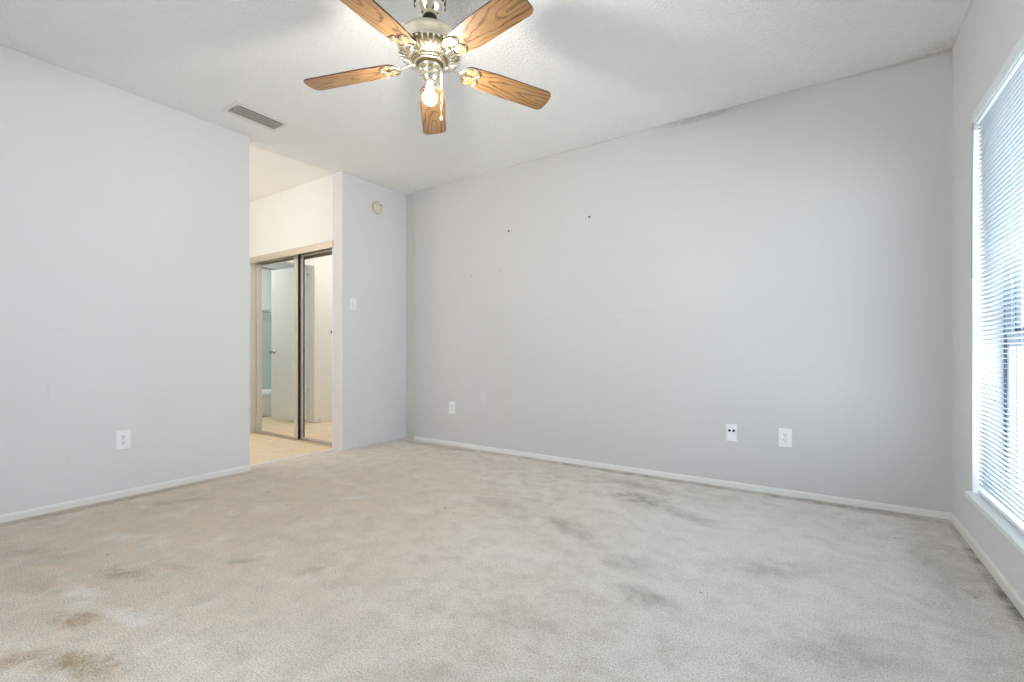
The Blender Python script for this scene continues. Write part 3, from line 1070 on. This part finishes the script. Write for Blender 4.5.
for i in range(NR):
    a = 2 * PI * i / NR
    strip = []
    for r, z_ in vp[2:]:
        row = []
        w_ = 0.0062 * r / 0.137 + 0.0010
        for sgn, lift in ((-1, -0.006), (-0.6, 0.0010), (0.6, 0.0010), (1, -0.006)):
            rr = r + lift
            row.append(q.bm.verts.new((rr * math.cos(a) - sgn * w_ * math.sin(a), rr * math.sin(a) + sgn * w_ * math.cos(a), z_ + DZ - lift * 0.6)))
        strip.append(row)
    for r0, r1 in zip(strip, strip[1:]):
        for j in range(3):
            f_ = q.face([r0[j], r0[j + 1], r1[j + 1], r1[j]])
q.build('vent_ring', [M['brass_dark'], M['brass_pol']], fan)
q = MB()
q.lathe(L([(0.124, 2.266), (0.135, 2.266), (0.139, 2.262), (0.139, 2.257), (0.135, 2.255)]), seg=64, cap=False)
q.build('trim_ring', M['brass_pol'], fan)
q = MB()
q.lathe(L([(0.093, 2.225), (0.091, 2.218), (0.083, 2.215), (0.079, 2.218)]), seg=64, cap=False)
q.build('lower_ring', M['brass_pol'], fan)
q = MB()
q.lathe(L([(0.079, 2.222), (0.079, 2.212), (0.074, 2.210), (0.057, 2.208), (0.056, 2.200)]), seg=48)
q.build('flywheel', M['brass_dark'], fan)
q = MB()
q.lathe(L([(0.060, 2.2085), (0.069, 2.2085), (0.070, 2.204), (0.066, 2.201), (0.060, 2.202)]), seg=48, cap=False)
q.build('flywheel_ring', M['brass'], fan)
q = MB()
q.lathe(L([(0.046, 2.202), (0.050, 2.198), (0.050, 2.188), (0.046, 2.184), (0.036, 2.180)]), seg=48)
q.build('switch_housing', M['brass'], fan)
q = MB()
q.lathe(L([(0.024, 2.182), (0.028, 2.178), (0.042, 2.176), (0.048, 2.168), (0.048, 2.160), (0.044, 2.156), (0.045, 2.150), (0.041, 2.136), (0.032, 2.122), (0.020, 2.113)]), seg=48)
for i in range(3):
    a = 2 * PI * i / 3 + 0.4
    q.tube([(0.044 * math.cos(a), 0.044 * math.sin(a), 2.164 + DZ), (0.058 * math.cos(a), 0.058 * math.sin(a), 2.164 + DZ)], 0.0035, 8)
q.build('light_fitter', M['brass_pol'], fan)
q = MB()
q.lathe(L([(0.018, 2.116), (0.018, 2.102), (0.015, 2.100)]), seg=24)
q.build('lamp_socket', M['ivory'], fan)
q = MB()
prof = [(0.0125, 2.104), (0.0140, 2.092)]
for i in range(11):
    a = math.radians(-38 + i * 128 / 10)
    prof.append((0.031 * math.cos(a) if i < 10 else 0.0005, 2.056 - 0.031 * math.sin(a)))
q.lathe(L(prof), seg=24)
q.build('light_bulb', M['bulb'], fan)
# pull chain, on the side towards the window
cxv = Vector((math.cos(YAW), math.sin(YAW), 0)) * 0.052
q = MB()
nb = 54
for i in range(nb):
    zz = 2.188 - 0.215 * i / (nb - 1)
    bmesh.ops.create_icosphere(q.bm, subdivisions=1, radius=0.0019, matrix=Matrix.Translation((cxv.x, cxv.y, zz + DZ)))
q.tube([(cxv.x * 0.85, cxv.y * 0.85, 2.188 + DZ), (cxv.x, cxv.y, 2.186 + DZ)], 0.003, 6)
q.tube([(cxv.x, cxv.y, 2.187 + DZ), (cxv.x, cxv.y, 1.975 + DZ)], 0.0008, 5)
ch = q.build('pull_chain', M['brass_pol'], fan)
q = MB()
q.lathe([(0.0015, 0.0), (0.004, -0.004), (0.0055, -0.012), (0.004, -0.020), (0.001, -0.023)], (cxv.x, cxv.y, 1.976 + DZ), 14)
q.build('chain_fob', M['ivory'], ch)

# blades: built once along +X, then copied
R0, R1, HW = 0.150, 0.602, 0.0655


def blade_outline():
    pts = []
    w0 = 0.054
    # rounded root
    for i in range(11):
        a = PI / 2 + PI * i / 10
        pts.append((R0 + 0.040 + 0.040 * math.cos(a), w0 * math.sin(a)))
    pts.append((R0 + 0.16, -HW * 0.97))
    rc = 0.030
    for i in range(7):
        a = -PI / 2 + PI / 2 * i / 6
        pts.append((R1 - 0.004 - rc + rc * math.cos(a), -HW + rc + rc * math.sin(a)))
    pts.append((R1, 0.0))
    for i in range(7):
        a = PI / 2 * i / 6
        pts.append((R1 - 0.004 - rc + rc * math.cos(a), HW - rc + rc * math.sin(a)))
    pts.append((R0 + 0.16, HW * 0.97))
    return pts


def make_blade():
    q = MB()
    out = blade_outline()
    a = [q.bm.verts.new((x, y, -0.0028)) for x, y in out]
    b2 = [q.bm.verts.new((x, y, 0.0028)) for x, y in out]
    q.face(list(reversed(a)))
    q.face(b2)
    q.mi = 1
    n_ = len(a)
    for i in range(n_):
        q.face([a[i], a[(i + 1) % n_], b2[(i + 1) % n_], b2[i]])
    return q.build('blade', [M['oak'], M['oak_edge']], fan)


def make_iron():
    q = MB()
    zb = -0.0055
    # arm from the flywheel out to the blade root
    arm = [(0.060, 0, 0.006), (0.085, 0, 0.004), (0.110, 0, 0.000), (0.130, 0, -0.006), (0.160, 0, -0.007)]
    q.tube(arm, [0.009, 0.0075, 0.006, 0.006, 0.005], 10)
    # rosette outline over the blade root
    o1 = []
    for i in range(25):
        a = PI / 2 + PI * i / 24
        o1.append((R0 + 0.040 + 0.043 * math.cos(a), 0.050 * math.sin(a), zb))
    for i in range(1, 20):
        t_ = i / 20
        y = -0.050 + 0.100 * t_
        o1.append((R0 + 0.048 + 0.026 * abs(math.sin(t_ * PI * 2)) ** 0.7 + 0.006 * math.sin(t_ * PI), y, zb))
    q.tube(o1, 0.0042, 8, closed=True)
    # centre rib, two screws and an oval medallion where the arm meets the blade
    q.tube([(R0 - 0.004, 0, zb), (R0 + 0.030, 0, zb - 0.001), (R0 + 0.054, 0, zb)], [0.005, 0.0036, 0.003], 8)
    for s_ in (1, -1):
        tmp = MB()
        tmp.lathe([(0.0055, -0.0035), (0.005, -0.006), (0.0, -0.007)], (R0 + 0.030, s_ * 0.026, 0), 12, cap=False)
        q.absorb(tmp.bm)
    tmp = MB()
    tmp.lathe([(0.017, -0.003), (0.0175, -0.007), (0.013, -0.010), (0.006, -0.0115), (0.0, -0.012)], (0, 0, 0), 20, cap=False)
    q.absorb(tmp.bm, Matrix.Translation((R0 + 0.002, 0, 0)) @ Matrix.Diagonal((0.8, 1.25, 1, 1)))
    return q.build('blade_iron', M['brass_pol'], fan)


bp, ip = make_blade(), make_iron()
for kf in range(5):
    for src in (bp, ip):
        o = src if kf == 0 else src.copy()
        if kf:
            COL.objects.link(o)
            o.parent = fan
        a = math.radians(130.97 + 72 * kf + (4.0 if kf == 2 else 0.0))
        # pitch about the blade's own length, and a slight droop towards the tip
        m = Matrix.Rotation(a, 4, 'Z') @ Matrix.Rotation(0.067, 4, 'Y') @ (Matrix.Rotation(math.radians(-10.5), 4, 'X'))
        o.matrix_local = Matrix.Translation((0, 0, ZB + 0.003 + DZ)) @ m
